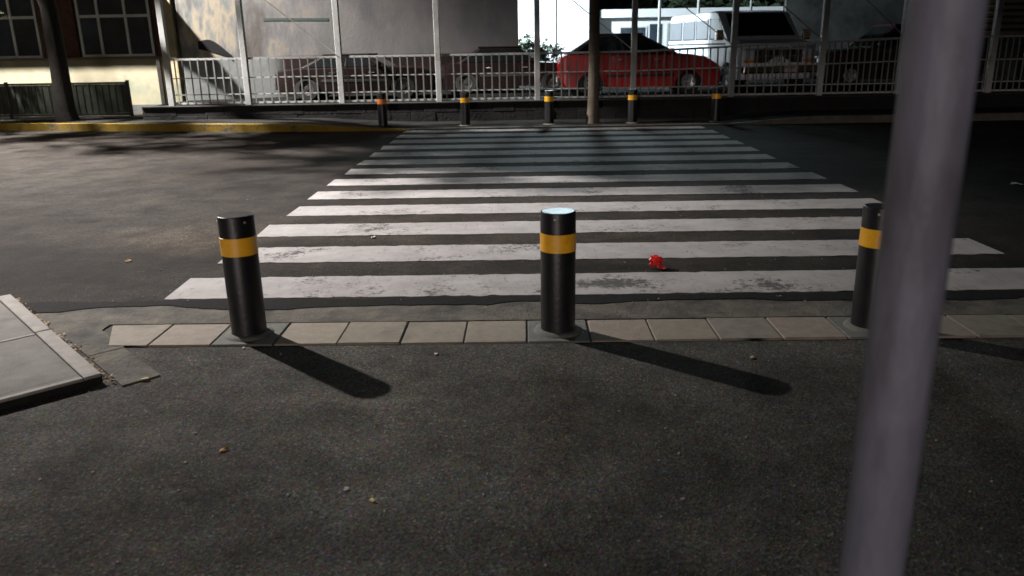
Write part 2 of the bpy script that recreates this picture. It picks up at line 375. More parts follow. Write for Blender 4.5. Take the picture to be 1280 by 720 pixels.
struct(MB().prism([(-40,-40),(40,-40),(40,4.08),(-40,4.08)], -.05, 0.0).build('pavement', M_PAVE), 'coarse dark asphalt pavement in the foreground')
gut = struct(MB().prism([(-40,4.08),(-2.5,4.08),(-2.5,4.462),(8.0,4.462),(8.0,4.08),(40,4.08),(40,4.9),(-40,4.9)], -.05, .0075).build('gutter', M_GUT), 'pale brown cement gutter strip beside the tiles')
tar = [(p[0], p[1]-.0) for p in edge if -6 < p[0] < 8]
tb = []; yy = 4.915
for p in tar: yy += (4.915-yy)*.3 + rr.uniform(-.012,.012); tb.append((p[0], yy))
MB().prism([(p[0], p[1]+.004) for p in tar]+tb[::-1], .0, .0118).build('tar_seam', asphalt('tar', (.013,.0125,.012), .3, (1,1,1), (.8,.8,.8), 7.0), bpy.data.objects['road'])
# paving tiles, each a piece
ts = empty('tile_row', (0,0,0)); struct(ts, 'row of square beige paving tiles along the kerb')
MB().prism([(-2.50,4.08),(8.0,4.08),(8.0,4.46),(-2.50,4.46)], -.045, -.001).build('bedding', M_MORTAR, ts)
px = -2.456; i = 0
BOLL_X = (-1.59, .185, 1.95)
while px < 7.6:
    x0, x1 = px+.004+rr.uniform(-.002,.003), px+.348+rr.uniform(-.003,.002); px += .352
    m = M_TILE[rr.randrange(4)]
    if any(x0 < b < x1 for b in BOLL_X): m = M_PATCH
    y0, y1 = 4.092+rr.uniform(-.003,.003), 4.443+rr.uniform(-.004,.006); z = .010+rr.uniform(-.003,.004)
    poly = [(x0,y0),(x1,y0),(x1,y1),(x0,y1)]
    if px < -2.1: poly = [(x0+.13,y0),(x1,y0),(x1,y1),(x0-.02,y1)]
    MB().prism(poly, -.03, lambda p, z=z: z+rr.uniform(-.0015,.0015)).build('tile', m, ts, bevel=.004, bseg=1)
# raised corner slab on the left with its edging
sl = empty('corner_slab', (0,0,0)); struct(sl, 'raised pale concrete slab corner with edging at left edge')
A, Bc, C2 = Vector((-2.10,3.60,0)), Vector((-3.42,4.98,0)), Vector((-6.2,-.7,0))
d1 = (Bc-A).normalized(); n1 = Vector((-d1.y, d1.x, 0)); d2 = Vector((-.72,-.69,0)).normalized()
def P(a, b): q = A + d1*a + d2*b; return (q.x, q.y)
Ls = (Bc-A).length; w = .085
MB().prism([P(w,w),P(Ls-w,w),P(Ls-w,5),P(w,5)], -.04, .044).build('concrete_field', M_SLAB, sl)
for a0, a1 in ((0,.92),(.93,Ls)):
    MB().prism([P(a0,0),P(a1,0),P(a1,w-.004),P(a0,w-.004)], .034, .052).build('edging', M_EDGE, sl, bevel=.006)
MB().prism([P(0,w),P(.035,w),P(.035,5),P(0,5)], .034, .05).build('edging', M_EDGE, sl, bevel=.004)
MB().prism([P(.006,.0),P(w-.004,.0),P(w-.004,5),P(.006,5)], -.04, .0335).build('shaded_riser', M_STONE, sl)  # front face coloured dark, its shade put into the colour
MB().prism([P(.037,w),P(w-.004,w),P(w-.004,5),P(.037,5)], .03, .0445).build('concrete_field', M_SLAB, sl)
MB().prism([P(Ls-w+.004,w),P(Ls,w),P(Ls,5),P(Ls-w+.004,5)], -.04, .05).build('edging', M_EDGE, sl, bevel=.006)
MB().prism([P(.90,w),P(.925,w),P(.925,5),P(.90,5)], .04, .0475).build('joint_line', M_EDGE, sl)
# cement apron strips between slab and tiles
ap = empty('cement_apron', (0,0,0)); struct(ap, 'broken cement apron strip beside the corner slab')
def Q(a, b): q = A + d1*a - d2*b; return (q.x, q.y)
for a0, a1, b0, b1 in ((-.12,.42,.05,.235),(.43,.95,.05,.24),(.96,1.42,.05,.25)):
    MB().prism([Q(a0,b0),Q(a1,b0),Q(a1,b1),Q(a0,b1)], -.03, .0085+rr.uniform(-.0008,.001)).build('cement_strip', M_GUT, ap)

# zebra crossing, each stripe a piece of paint
zc = empty('zebra_crossing', (0,0,0)); struct(zc, 'long white zebra crossing over the road')
for k in range(13):
    y0 = 4.94+.905*k; y1 = y0+.50
    if k == 12: y1 = min(y1, 16.22)
    pts = [(-2.38+rr.uniform(-.03,.03), y0)]
    xs = [-2.38+ (5.98)*j/110 for j in range(1,110)]
    lower = [(x_, y0+rr.gauss(0,.006)) for x_ in xs]; upper = [(x_, y1+rr.gauss(0,.006)) for x_ in xs]
    xr = 3.6+rr.uniform(-.03,.03)
    if k == 0: xr = 4.2
    poly = pts + lower + [(xr, y0), (xr, y1)] + upper[::-1] + [(-2.38+rr.uniform(-.03,.03), y1)]
    MB().prism(poly, .010, .0145).build('stripe', M_STRIPE, zc)

# far kerb and pavement
def ramp_z(p):
    x = p[0]
    if x < -4.6: return .15
    if x < -2.6: return .15 - .125*((x+4.6)/2.0)
    if x < 4.2: return .025
    if x < 6.0: return .025 + .115*((x-4.2)/1.8)
    return .14
def dense(line, step):
    out = []
    for a, b in zip(line, line[1:]):
        n = max(1, int(math.hypot(b[0]-a[0], b[1]-a[1])/step))
        out += [(a[0]+(b[0]-a[0])*t/n, a[1]+(b[1]-a[1])*t/n) for t in range(n)]
    return out + [line[-1]]
KD = dense(KERB, .5)
kl = [p for p in KD if p[0] <= -2.2]; kr = [p for p in KD if p[0] >= -2.6]
def off(line, d): return [(p[0]+d*.12, p[1]+d) for p in line]
def strip(lineA, lineB, z0, z1f):
    mb = MB(); n = len(lineA)
    vs = []
    for a, b in zip(lineA, lineB): vs += [(a[0],a[1],z0),(a[0],a[1],z1f(a)),(b[0],b[1],z1f(a)),(b[0],b[1],z0)]
    fs = []
    for i in range(n-1):
        for j in range(4): fs.append((i*4+j, i*4+(j+1)%4, (i+1)*4+(j+1)%4, (i+1)*4+j))
    fs += [(0,1,2,3), tuple((n-1)*4+j for j in (3,2,1,0))]
    return mb.add(vs, fs)
struct(strip(kl, off(kl,.2), -.05, lambda p: ramp_z(p)+.012).build('kerb', M_YELK), 'yellow painted kerb across the road, left of the crossing')
krl = [p for p in KD if p[0] >= kl[-1][0]-1e-6]
struct(strip(krl, off(krl,.2), -.05, lambda p: ramp_z(p)+.012).build('kerb', M_KERB), 'bare grey kerb along the far side of the crossing')
far_in = off(KD,.2)
far_out = [(p[0]+.02, max(18.2, p[1]+.21)) if p[0] > -7.9 else (p[0], p[1]+1.6) for p in far_in]
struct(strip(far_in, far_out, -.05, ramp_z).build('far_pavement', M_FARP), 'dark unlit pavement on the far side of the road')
struct(MB().prism([(-40,24.7),(-14,19.9),(-8.75,18.75),(-8.75,21.2),(-40,21.2+5)], -.05, .17).build('verge', M_SOIL), 'dark planted strip in front of the cream building')
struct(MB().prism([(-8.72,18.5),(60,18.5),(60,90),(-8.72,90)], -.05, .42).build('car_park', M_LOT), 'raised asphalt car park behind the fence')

# ---------------------------------------------------------------- bollards
def make_bollard(loc, label, group, band, leaf=0, rz=0, lean=0):
    r = .098; h = .70
    t = empty('bollard', loc, rz); t.rotation_euler = (0, lean, rz); tag(t, label, 'bollard', group)
    MB().lathe([(0,-.04),(r,-.04),(r,h-.012),(r-.002,h-.005),(r-.005,h-.003),(r-.005,h-.03)], 40).build('tube', M_BLACK, t, smooth=True)
    MB().lathe([(0,h-.004),(r-.009,h-.003),(r-.006,h-.006),(r-.006,h-.03)], 40).build('cap', M_CAP, t, smooth=True)
    MB().lathe([(r+.0005,h-.222),(r+.0022,h-.221),(r+.0022,h-.121),(r+.0005,h-.12)], 40).build('reflective_band', band, t, smooth=True)
    MB().lathe([(r+.045,.0),(r+.035,.012),(r+.012,.02),(r-.002,.02)], 26).build('collar', M_PATCH, t, smooth=True)
    for a in (20, 160, 250):
        a = R(a); M = Matrix.Translation((r*math.cos(a), r*math.sin(a), h-.035)) @ Matrix.Rotation(a,4,'Z') @ Matrix.Rotation(R(90),4,'Y')
        MB().lathe([(0,.006),(.006,.005),(.008,0),(.008,-.004)], 8, M).build('screw', M_WIRE, t, smooth=True)
    return t
near = ('black bollard with yellow band standing at the left end of the near tiles',
        'black bollard with yellow band and shiny pale top, middle of the near three',
        'black bollard with yellow band partly hidden behind the grey pole')
for x_, lb, ln in zip(BOLL_X, near, (R(-1.0), 0, R(.4))):
    make_bollard((x_, 4.27, .005), lb, 'bollards along the near kerb', M_BAND, rz=R(x_*40), lean=ln)
far = ('small far bollard with an orange band, at the end of the yellow kerb',
       'small far bollard with yellow band, second from the yellow kerb',
       'small far bollard with yellow band just left of the thin street tree',
       'small far bollard with yellow band just right of the thin street tree',
       'small far bollard with bright yellow band in front of the white van')
for k, (x_, lb) in enumerate(zip((-2.97,-1.22,.55,2.3,4.05), far)):
    make_bollard((x_, 17.05, .02), lb, 'bollards along the far kerb', M_BANDO if k == 0 else M_BAND, rz=R(k*37))

# ---------------------------------------------------------------- foreground pole
pl = empty('street_pole', (.529,1.05,0)); tag(pl, 'tall grey steel pole close to the camera on the right', 'pole')
MB().tube([(0,0,.0),(0,0,3.1)], .0445, 40).build('shaft', M_POLE, pl, smooth=True)
MB().lathe([(.0446,.0),(.11,.0),(.11,.012),(.06,.014),(.048,.05),(.0446,.05)], 28).build('base_flange', M_POLE, pl, smooth=True)
MB().lathe([(.0450,3.07),(.0470,3.09),(.044,3.115),(.02,3.13),(0,3.132)], 28).build('cap', M_POLE, pl, smooth=True)

# ---------------------------------------------------------------- retaining wall and fence
PX = [-7.95,-6.2,-4.08,-1.88,.33,2.47,4.66,6.62,8.37,10.35,12.4,14.5]
rw = empty('stone_wall', (0,18.3,0)); tag(rw, 'low dark volcanic stone wall under the railing fence', 'wall')
def stone_row(z0, z1, seed):
    q = random.Random(seed); x = -8.6
    while x < 15.5:
        wd = q.uniform(.45,.85); d = q.uniform(-.004,.006)
        MB().box(x+.004, x+wd-.004, -.14-d, .15, z0+.003, z1-.003).build('stone', M_STONE, rw, bevel=.006, bseg=1); x += wd
stone_row(.0,.23,5); stone_row(.23,.425,6)
MB().box(-8.6,15.6,-.10,.14,-.05,.42).build('core', M_STONE, rw)
MB().box(-8.6,15.6,-.17,.17,.422,.455).build('coping', mat('dark coping', (.015,.015,.014), (.028,.027,.025), 4, .9, .4, 30), rw, bevel=.01)
fn = empty('fence', (0,18.3,0)); tag(fn, 'long pale metal railing fence with tall posts and cable braces', 'fence')
def topz(x):
    if x < 2.4: return 1.46
    return 1.46 + .19*min(1, (x-2.4)/6.0)
post0 = MB().box(-.062,.062,-.062,.062,.40,3.25).build('post', M_FENCE, fn, loc=(PX[0],0,0), bevel=.008, bseg=1)
for x_ in PX[1:]: inst(post0, 'post', fn, (x_,0,0))
bar0 = None
for a, b in zip(PX, PX[1:]):
    za, zb = topz(a), topz(b)
    for fa, fb, h in ((za,zb,.045),(1.05+(za-1.46)*.6,1.05+(zb-1.46)*.6,.022),(.69,.69,.022),(.50,.50,.04)):
        x0, x1 = a+.064, b-.064
        MB().add([(x0,-.02,fa-h/2),(x1,-.02,fb-h/2),(x1,.02,fb-h/2),(x0,.02,fa-h/2),(x0,-.02,fa+h/2),(x1,-.02,fb+h/2),(x1,.02,fb+h/2),(x0,.02,fa+h/2)],
                 [(3,2,1,0),(4,5,6,7),(0,1,5,4),(1,2,6,5),(2,3,7,6),(3,0,4,7)]).build('rail', M_FENCE, fn)
    n = round((b-a)/.172 * (1.25 if a > 6 else 1))
    for k in range(1, n):
        t = k/n; x_ = a+(b-a)*t; zt = za+(zb-za)*t
        if bar0 is None: bar0 = MB().box(-.014,.014,-.030,-.021,.0,1.0).build('bar', M_BAR, fn, (x_,0,.49), bevel=0); bar0.scale = (1,1,zt-.49); continue
        inst(bar0, 'bar', fn, (x_+rr.uniform(-.006,.006),0,.49), scale=(1,1,zt-.49))
for k in (1,4,5,6,7):
    MB().tube([(PX[k]+.06,-.07,3.12),(PX[k+1]-.03,-.07,topz(PX[k+1])+.03)], .011, 6).build('cable_brace', M_WIRE, fn)
MB().box(PX[0],PX[-1],-.02,.02,3.13,3.18).build('upper_rail', M_FENCE, fn)

# ---------------------------------------------------------------- trees and plants
def leaves(blobs, n, size, seed, mb=None):
    q = random.Random(seed); mb = mb or MB(); tot = sum(b[3]*b[4]*b[5] for b in blobs); vs = []; fs = []
    for (cx,cy,cz,rx,ry,rz) in blobs:
        cnt = int(n*rx*ry*rz/tot)
        # small clumps inside each blob leave gaps
        clumps = []
        for _ in range(max(4, cnt//45)):
            while True:
                u = Vector((q.uniform(-1,1),q.uniform(-1,1),q.uniform(-1,1)))
                if .25 < u.length < 1: break
            clumps.append((cx+u.x*rx, cy+u.y*ry, cz+u.z*rz))
        for _ in range(cnt):
            c = q.choice(clumps); g = .13*(rx+ry+rz)
            p = Vector((c[0]+q.gauss(0,g*.55), c[1]+q.gauss(0,g*.55), c[2]+q.gauss(0,g*.45)))
            a = Vector((q.gauss(0,1),q.gauss(0,1),q.gauss(0,.6))).normalized(); b = a.cross(Vector((q.gauss(0,1),q.gauss(0,1),q.gauss(0,1)))).normalized()
            s = size*q.uniform(.6,1.3); w = s*.42
            k = len(vs); vs += [p-a*s, p+b*w-a*s*.1, p+a*s, p-b*w-a*s*.1]; fs.append((k,k+1,k+2,k+3))
    return mb.add(vs, fs)
def tree(name, label, base, trunk, blobs, limbs, n, size, seed, bark, leaf, cat='tree', group=None):
    t = empty(name, base); tag(t, label, cat, group); bx = Vector(base)
    loc = lambda p: Vector(p)-bx
    MB().tube([loc(p[:3]) for p in trunk], [p[3] for p in trunk], 14).build('trunk', bark, t, smooth=True)
    for l_ in limbs: MB().tube([loc(p[:3]) for p in l_], [p[3] for p in l_], 8).build('limb', bark, t, smooth=True)
    cr = leaves([(b[0]-bx.x,b[1]-bx.y,b[2]-bx.z,*b[3:]) for b in blobs], n, size, seed).build('crown', leaf, t)
    return t
tree('street_tree', 'thick dark tree trunk in front of the cream building', (-10.45,18.4,.12),
     [(-10.47,18.4,.1,.26),(-10.48,18.4,.45,.205),(-10.45,18.4,1.4,.185),(-10.42,18.35,2.6,.175),(-10.6,18.2,3.8,.16),(-10.3,17.6,5.4,.11),(-10,17,7,.05)],
     [(-7.4,14.9,6.7,2.0,1.4,1.5),(-5.4,14.8,6.3,1.5,1.4,1.1),(-9.8,15.6,6.2,1.7,.8,.9),(-12.0,16.2,6.2,1.0,.5,.7),(-12.75,17.1,7.0,.85,.55,.85),(-7.2,17.0,7.9,1.6,1.0,1.1)],
     [[(-10.6,18.2,3.7,.13),(-9.2,16.9,5.2,.09),(-7.4,15.4,6.4,.04)],[(-10.6,18.2,3.9,.11),(-11.2,17.3,5.0,.07),(-12,16.3,6.0,.03)],[(-9.2,16.9,5.2,.07),(-7.2,15.6,5.9,.05),(-5.4,15.1,6.3,.02)],
      [(-10.45,18.0,4.6,.09),(-9.2,17.8,6.2,.06),(-8.1,17.6,7.6,.03)]],
     12500, .13, 21, M_BARK, M_LEAF)
tree('street_tree', 'thin straight street tree trunk rising between the far bollards', (1.47,17.1,.0),
     [(1.47,17.1,.0,.15),(1.48,17.1,.3,.122),(1.49,17.1,1.2,.115),(1.48,17.1,2.4,.108),(1.44,17.1,3.6,.09),(1.4,17.1,5.2,.05)],
     [(1.4,17.1,5.6,1.7,1.6,1.3),(2.2,17.6,6.4,1.4,1.3,1.1),(.5,16.9,6.2,1.3,1.2,1.0)],
     [[(1.45,17.1,3.3,.05),(2.0,17.4,4.6,.035),(2.4,17.6,5.9,.015)],[(1.44,17.1,3.6,.05),(.9,17,4.8,.03),(.5,16.9,5.9,.012)]],
     5000, .12, 33, M_BARK2, M_LEAF2)
# low leafy branches at the left frame edge
tree('shrub', 'leafy shrub reaching in at the upper left edge', (-12.95,18.9,.15),
     [(-12.95,18.9,.1,.05),(-12.85,18.9,1.0,.035),(-12.5,18.8,1.9,.02)],
     [(-12.55,18.8,2.3,.55,.4,.75),(-12.35,18.75,1.55,.35,.3,.28),(-13.0,18.9,1.6,.5,.4,.5)], [[(-12.9,18.9,.6,.03),(-13.1,18.9,1.4,.012)]], 1100, .07, 5, M_BARK, M_LEAF, 'shrub')
tree('bush', 'dark green bush between the painted wall and the white building', (.35,26.3,.42),
     [(.35,26.3,.4,.06),(.35,26.3,1.2,.03)], [(.25,26.3,1.25,.55,.5,.68),(.75,26.2,1.2,.45,.5,.62)], [], 2600, .07, 8, M_BARK, M_LEAF2, 'bush')
bgl = ('dark tree crown above the low white building, left of the tall thin post', 'dark tree behind the white van roof', 'dark tree behind the van windscreen',
       'dark tree crown above the grey wall at right', 'dark tree crown behind the slatted building')
for k, (x_, y_, lb) in enumerate(zip((5.2,9.6,13.6,18.6,25.0), (38,36.5,37,38,37), bgl)):
    q = random.Random(k); h = q.uniform(5.6,7)
    tree('background_tree', lb, (x_,y_,.42), [(x_,y_,.4,.3),(x_,y_,2.2,.24),(x_+.2,y_,4.6,.14)],
         [(x_+q.uniform(-.4,.4),y_,h-1.5,2.7,2,2.6),(x_-1.7,y_+.3,h-1.8,1.7,1.5,2.0),(x_+1.7,y_+.2,h-1.6,1.9,1.5,2.2)],
         [[(x_,y_,2.2,.1),(x_-1.5,y_,4,.04)],[(x_,y_,2.2,.1),(x_+1.5,y_,4,.04)]], 5200, .2, 60+k, M_BARK, M_LEAF2, group='dark trees behind the car park')

# ---------------------------------------------------------------- cream building, left
bl = empty('cream_building', (-14,21,0)); tag(bl, 'cream building with white framed windows at upper left', 'building')
def part(name, m, x0,x1,y0,y1,z0,z1, parent=None, bevel=0):
    par = parent or bl; return MB().box(x0+14,x1+14,y0-21,y1-21,z0,z1).build(name, m, par, bevel=bevel)
part('wall', M_CREAM, -30,-9.16, 21.0,21.35, .1,1.475)
part('upper_wall', M_BRICK, -30,-11.36, 21.03,21.35, 1.545,5.5) if False else None
WIN = [(-11.30,-9.42,(-10.76,-10.06)),(-14.2,-12.33,(-13.6,-13.0)),(-17.4,-15.4,(-16.7,-16.1))]
segs = [(-30,-17.46),(-15.34,-14.26),(-12.27,-11.36),(-9.36,-9.16)]
for a, b in segs: part('brick_pier', M_BRICK, a,b, 21.03,21.35, 1.545,3.6)
part('lintel', M_BRICK, -30,-9.16, 21.03,21.35, 3.602,5.6)
part('sill', mat('brown sill', (.11,.08,.05), (.16,.12,.08), 5, .8), -30,-9.14, 20.93,21.3, 1.478,1.542, bevel=.008)
for a, b, mul in WIN:
    wn_ = empty('window', (0,0,0)); wn_.parent = bl
    def wp(name, m, x0,x1,y0,y1,z0,z1): return part(name, m, x0,x1,y0,y1,z0,z1, parent=wn_)
    t = .032
    xs = [a+t] + list(mul) + [b-t]
    for xm in xs: wp('frame', M_WFRAME, xm-t,xm+t, 21.06,21.13, 1.545,3.6)
    for x0, x1 in zip(xs, xs[1:]):
        wp('frame', M_WFRAME, x0+t,x1-t, 21.064,21.126, 1.545,1.605)
        wp('transom', M_WFRAME, x0+t,x1-t, 21.064,21.126, 2.50,2.57)
        wp('frame', M_WFRAME, x0+t,x1-t, 21.064,21.126, 3.53,3.6)
        wp('pane', M_GLASS, x0+t,x1-t, 21.09,21.10, 1.605,2.5); wp('pane', M_GLASS, x0+t,x1-t, 21.09,21.10, 2.57,3.53)
    part('interior', mat('dark room', (.01,.01,.012)), a,b, 21.5,21.6, 1.5,3.6)
part('column', M_COLUMN, -9.155,-8.80, 20.9,21.4, .1,5.6, bevel=.02)
part('roof', M_DIM, -30.3,-8.6, 20.8,30, 5.62,5.85); part('side_wall', M_COLUMN, -9.0,-8.82, 21.4,21.75, .1,5.6); part('shade_canopy', M_DIM, -30,-9.2, 19.95,21.02, 3.28,3.42, bevel=.01)  # canopy added out of view to shade the wall above the sill
part('downpipe', M_BARK, -9.36,-9.27, 20.9,20.99, .17,1.46); part('base_course', M_DIM, -30,-9.4, 20.94,20.998, .1,.34)
# dark low railing in front
rl = empty('garden_railing', (-10.9,19.2,.15)); tag(rl, 'low dark panelled railing in front of the cream wall', 'railing')
for x_ in (-3.6,-2.3,-1.35,.0,1.55):
    MB().box(x_-.03,x_+.03,-.03,.03,-.05,.86).build('post', M_RAIL, rl)
for a, b in zip((-3.6,-2.3,-1.35,.0),(-2.3,-1.35,.0,1.55)):
    for z in (.08,.8): MB().box(a+.032,b-.032,-.02,.02,z-.025,z+.025).build('rail', M_RAIL, rl)
M_PANEL = mat('mottled green panel', (.012,.017,.010), (.035,.042,.024), 5, .8, .4, 30, c3=(.008,.010,.008), scale3=1.6)
for a, b in zip((-3.6,-2.3,-1.35,.0),(-2.3,-1.35,.0,1.55)):
    MB().box(a+.034,b-.034,-.008,.008,.108,.772).build('panel', M_PANEL, rl)
    n_ = round((b-a)/.16)
    for k in range(1,n_): MB().box(a+(b-a)*k/n_-.012,a+(b-a)*k/n_+.012,-.022,-.009,.108,.772).build('bar', M_RAIL, rl)

# ---------------------------------------------------------------- painted wall in the car park
mw = empty('painted_wall', (-4.42,22.91,.4), math.atan2(3.9,8.73)); tag(mw, 'long grey painted wall with blotchy brown picture behind the fence', 'wall')
MB().box(-4.70,4.73,0,.3,0,4.6).build('wall', M_MURAL, mw, bevel=.02)
MB().box(-4.70,4.75,-.04,.34,4.602,4.70).build('coping', M_DIM, mw, bevel=.01)
# dark painted shape: arched bar
arc = [(-4.28+ .80*t, 1.42 - .55*max(0,t-.3)**1.5) for t in [j/12 for j in range(13)]]
lo_ = [(x, z-.10-.08*math.sin(math.pi*min(1,(i+1)/11))) for i, (x, z) in enumerate(arc)]; hi_ = [(x, z+.03+.08*math.sin(math.pi*min(1,(i+1.5)/12))) for i, (x, z) in enumerate(arc)]
poly = lo_ + hi_[::-1]; nn_ = len(poly)
MB().add([(x,-.012,z) for x, z in poly]+[(x,-.001,z) for x, z in poly], [tuple(range(nn_)), tuple(range(2*nn_-1,nn_-1,-1))]+[(i,(i+1)%nn_,nn_+(i+1)%nn_,nn_+i) for i in range(nn_)]).build('dark_painted_shape', mat('black paint', (.008,.008,.008), rough=.9), mw)
MB().box(-2.6,-.9,-.006,-.001,1.98,2.05).build('dark_strip', mat('teal strip', (.08,.11,.10)), mw)

# ---------------------------------------------------------------- white building, lit
wb = empty('white_building', (1.3,33,.4)); tag(wb, 'tall white wall lit brightly by a flood light', 'building')
MB().box(-4.6,1.42,0,5,0,9.5).build('wall', M_WHITEW, wb); MB().box(-4.7,1.5,-.1,5.1,9.502,9.7).build('roof', M_DIM, wb)
MB().box(-4.55,1.38,-.03,-.002,.0,.5).build('base_course', M_DIM, wb)
lb_ = empty('low_building', (6,34,.4)); tag(lb_, 'low white annexe with bluish window and dark doorway behind the red car', 'building')
MB().box(-3.2,4.2,0,4,0,2.28).build('wall', M_WHITEW, lb_); MB().box(-3.24,4.6,-.5,4.2,2.30,2.62).build('fascia', M_WHITEW, lb_, bevel=.01)
wi = empty('window'); wi.parent = lb_
MB().box(-1.98,-.96,-.02,-.004,1.35,1.92).build('pane', M_VANG, wi)
for x0, x1, z0, z1 in ((-2.04,-1.98,1.29,1.98),(-.96,-.90,1.29,1.98),(-1.98,-.96,1.29,1.35),(-1.98,-.96,1.92,1.98),(-1.5,-1.45,1.35,1.92)):
    MB().box(x0,x1,-.04,-.003,z0,z1).build('frame', M_WFRAME, wi)
MB().box(-.80,-.30,-.03,-.002,.0,2.05).build('door', M_GLASS, lb_)
MB().box(-.1,1.55,-.25,-.002,0,2.05).build('grey_panel', M_GREYW, lb_, bevel=.01)
for x_, y_, lb, hh in ((1.12,27.6,'thin pale post standing before the bright white wall',5.2),(4.5,27.4,'thin pale post beside the dark doorway of the low annexe',5.0),(6.1,29,'short pale post showing above the white van roof',4.6),(7.9,29,'short dim post showing above the van windscreen',4.6)):
    p = empty('thin_post', (x_,y_,.42)); tag(p, lb, 'post', 'thin posts in the car park')
    MB().tube([(0,0,0),(0,0,hh)], .05, 10).build('shaft', M_FENCE, p, smooth=True); MB().box(-.12,.12,-.12,.12,0,.03).build('foot_plate', M_FENCE, p)
gw = empty('grey_wall', (11.5,29,.4)); tag(gw, 'dim grey concrete wall behind the dark car at right', 'wall')
MB().box(-2.4,2.4,0,.3,0,2.75).build('wall', M_DIM, gw); MB().box(-2.45,2.45,-.05,.35,2.752,2.85).build('coping', M_DIM, gw)
sb = empty('slatted_building', (17,26.5,.4)); tag(sb, 'dim building with horizontal brown slats at the upper right edge', 'building')
MB().box(-3.0,5,.1,4,0,4.4).build('wall', M_DIM, sb)
sl0 = None
for k in range(15):
    z = 1.35+k*.19
    if sl0 is None: sl0 = MB().box(-2.95,4.9,-.03,.06,0,.10).build('slat', M_WOOD, sb, (0,0,z), rot=(R(12),0,0))
    else: inst(sl0, 'slat', sb, (0,0,z), rot=(R(12),0,0))
MB().box(-3.0,5,-.02,.098,.0,1.28).build('base_wall', M_DIM, sb)
bw = empty('boundary_wall', (10,46,.4)); tag(bw, 'tall dark boundary wall closing off the car park', 'wall')
MB().box(-34,60,0,.4,0,9).build('wall', M_STONE, bw); MB().box(-34,60,-.05,.45,9.002,9.15).build('coping', M_STONE, bw)

# ---------------------------------------------------------------- vehicles
def loft(prof, W_, inset=.035, edge=.07):
    """side profile (x,z) swept across the width, edges pulled in"""
    cx = sum(p[0] for p in prof)/len(prof); cz = sum(p[1] for p in prof)/len(prof)
    zmin = min(p[1] for p in prof); zmax = max(p[1] for p in prof)
    mb = MB(); n = len(prof); vs = []
    rows = [(-W_/2, inset), (-W_/2+edge*.3, inset*.35), (-W_/2+edge, 0), (0, -.012), (W_/2-edge, 0), (W_/2-edge*.3, inset*.35), (W_/2, inset)]
    xmin = min(p[0] for p in prof); xmax = max(p[0] for p in prof)
    for y, k in rows:
        for x, z in prof:
            zz = z - k*max(0,(z-zmin)/(zmax-zmin))*.8
            xx = x - k*1.6*(1 if x > xmax-.35 else -1 if x < xmin+.35 else 0)
            vs.append((xx, y, zz))
    fs = []
    for i in range(len(rows)-1):
        for j in range(n): fs.append((i*n+j, i*n+(j+1)%n, (i+1)*n+(j+1)%n, (i+1)*n+j))
    fs += [tuple(range(n)), tuple(range(len(rows)*n-1, (len(rows)-1)*n-1, -1))]
    return mb.add(vs, fs)
def arch(cx, r, z0, n=9):   # wheel arch, going from front (+x) to rear
    return [(cx+r*math.cos(a), z0+r*math.sin(a)) for a in [math.pi*j/n for j in range(n+1)]]
def quad_on(a, b, c, d, u0, u1, v0, v1):
    def P_(u, v): return (a*(1-u)+b*u)*(1-v) + (d*(1-u)+c*u)*v
    return [P_(u0,v0), P_(u1,v0), P_(u1,v1), P_(u0,v1)]
def wheel(car, x, y, r, wd, rim_m, side):
    w_ = empty('wheel', (x,y,r)); w_.parent = car; w_.rotation_euler = (R(90)*(1 if side < 0 else -1),0,0)
    MB().lathe([(r*.62,-wd/2),(r*.93,-wd/2),(r,-wd*.36),(r,wd*.36),(r*.93,wd/2),(r*.62,wd/2),(r*.60,wd*.3)], 28).build('tyre', M_TYRE, w_, smooth=True)
    MB().lathe([(r*.61,wd*.42),(r*.56,wd*.46),(r*.50,wd*.36),(r*.22,wd*.30),(r*.18,wd*.40),(0,wd*.42)], 28).build('rim', rim_m, w_, smooth=True)
    for k in range(5):
        a = 2*math.pi*k/5
        M = Matrix.Rotation(a,4,'Z')
        MB().box(r*.28,r*.44,-r*.05,r*.05,wd*.30,wd*.345,M).build('rim_slot', M_TRIM, w_)
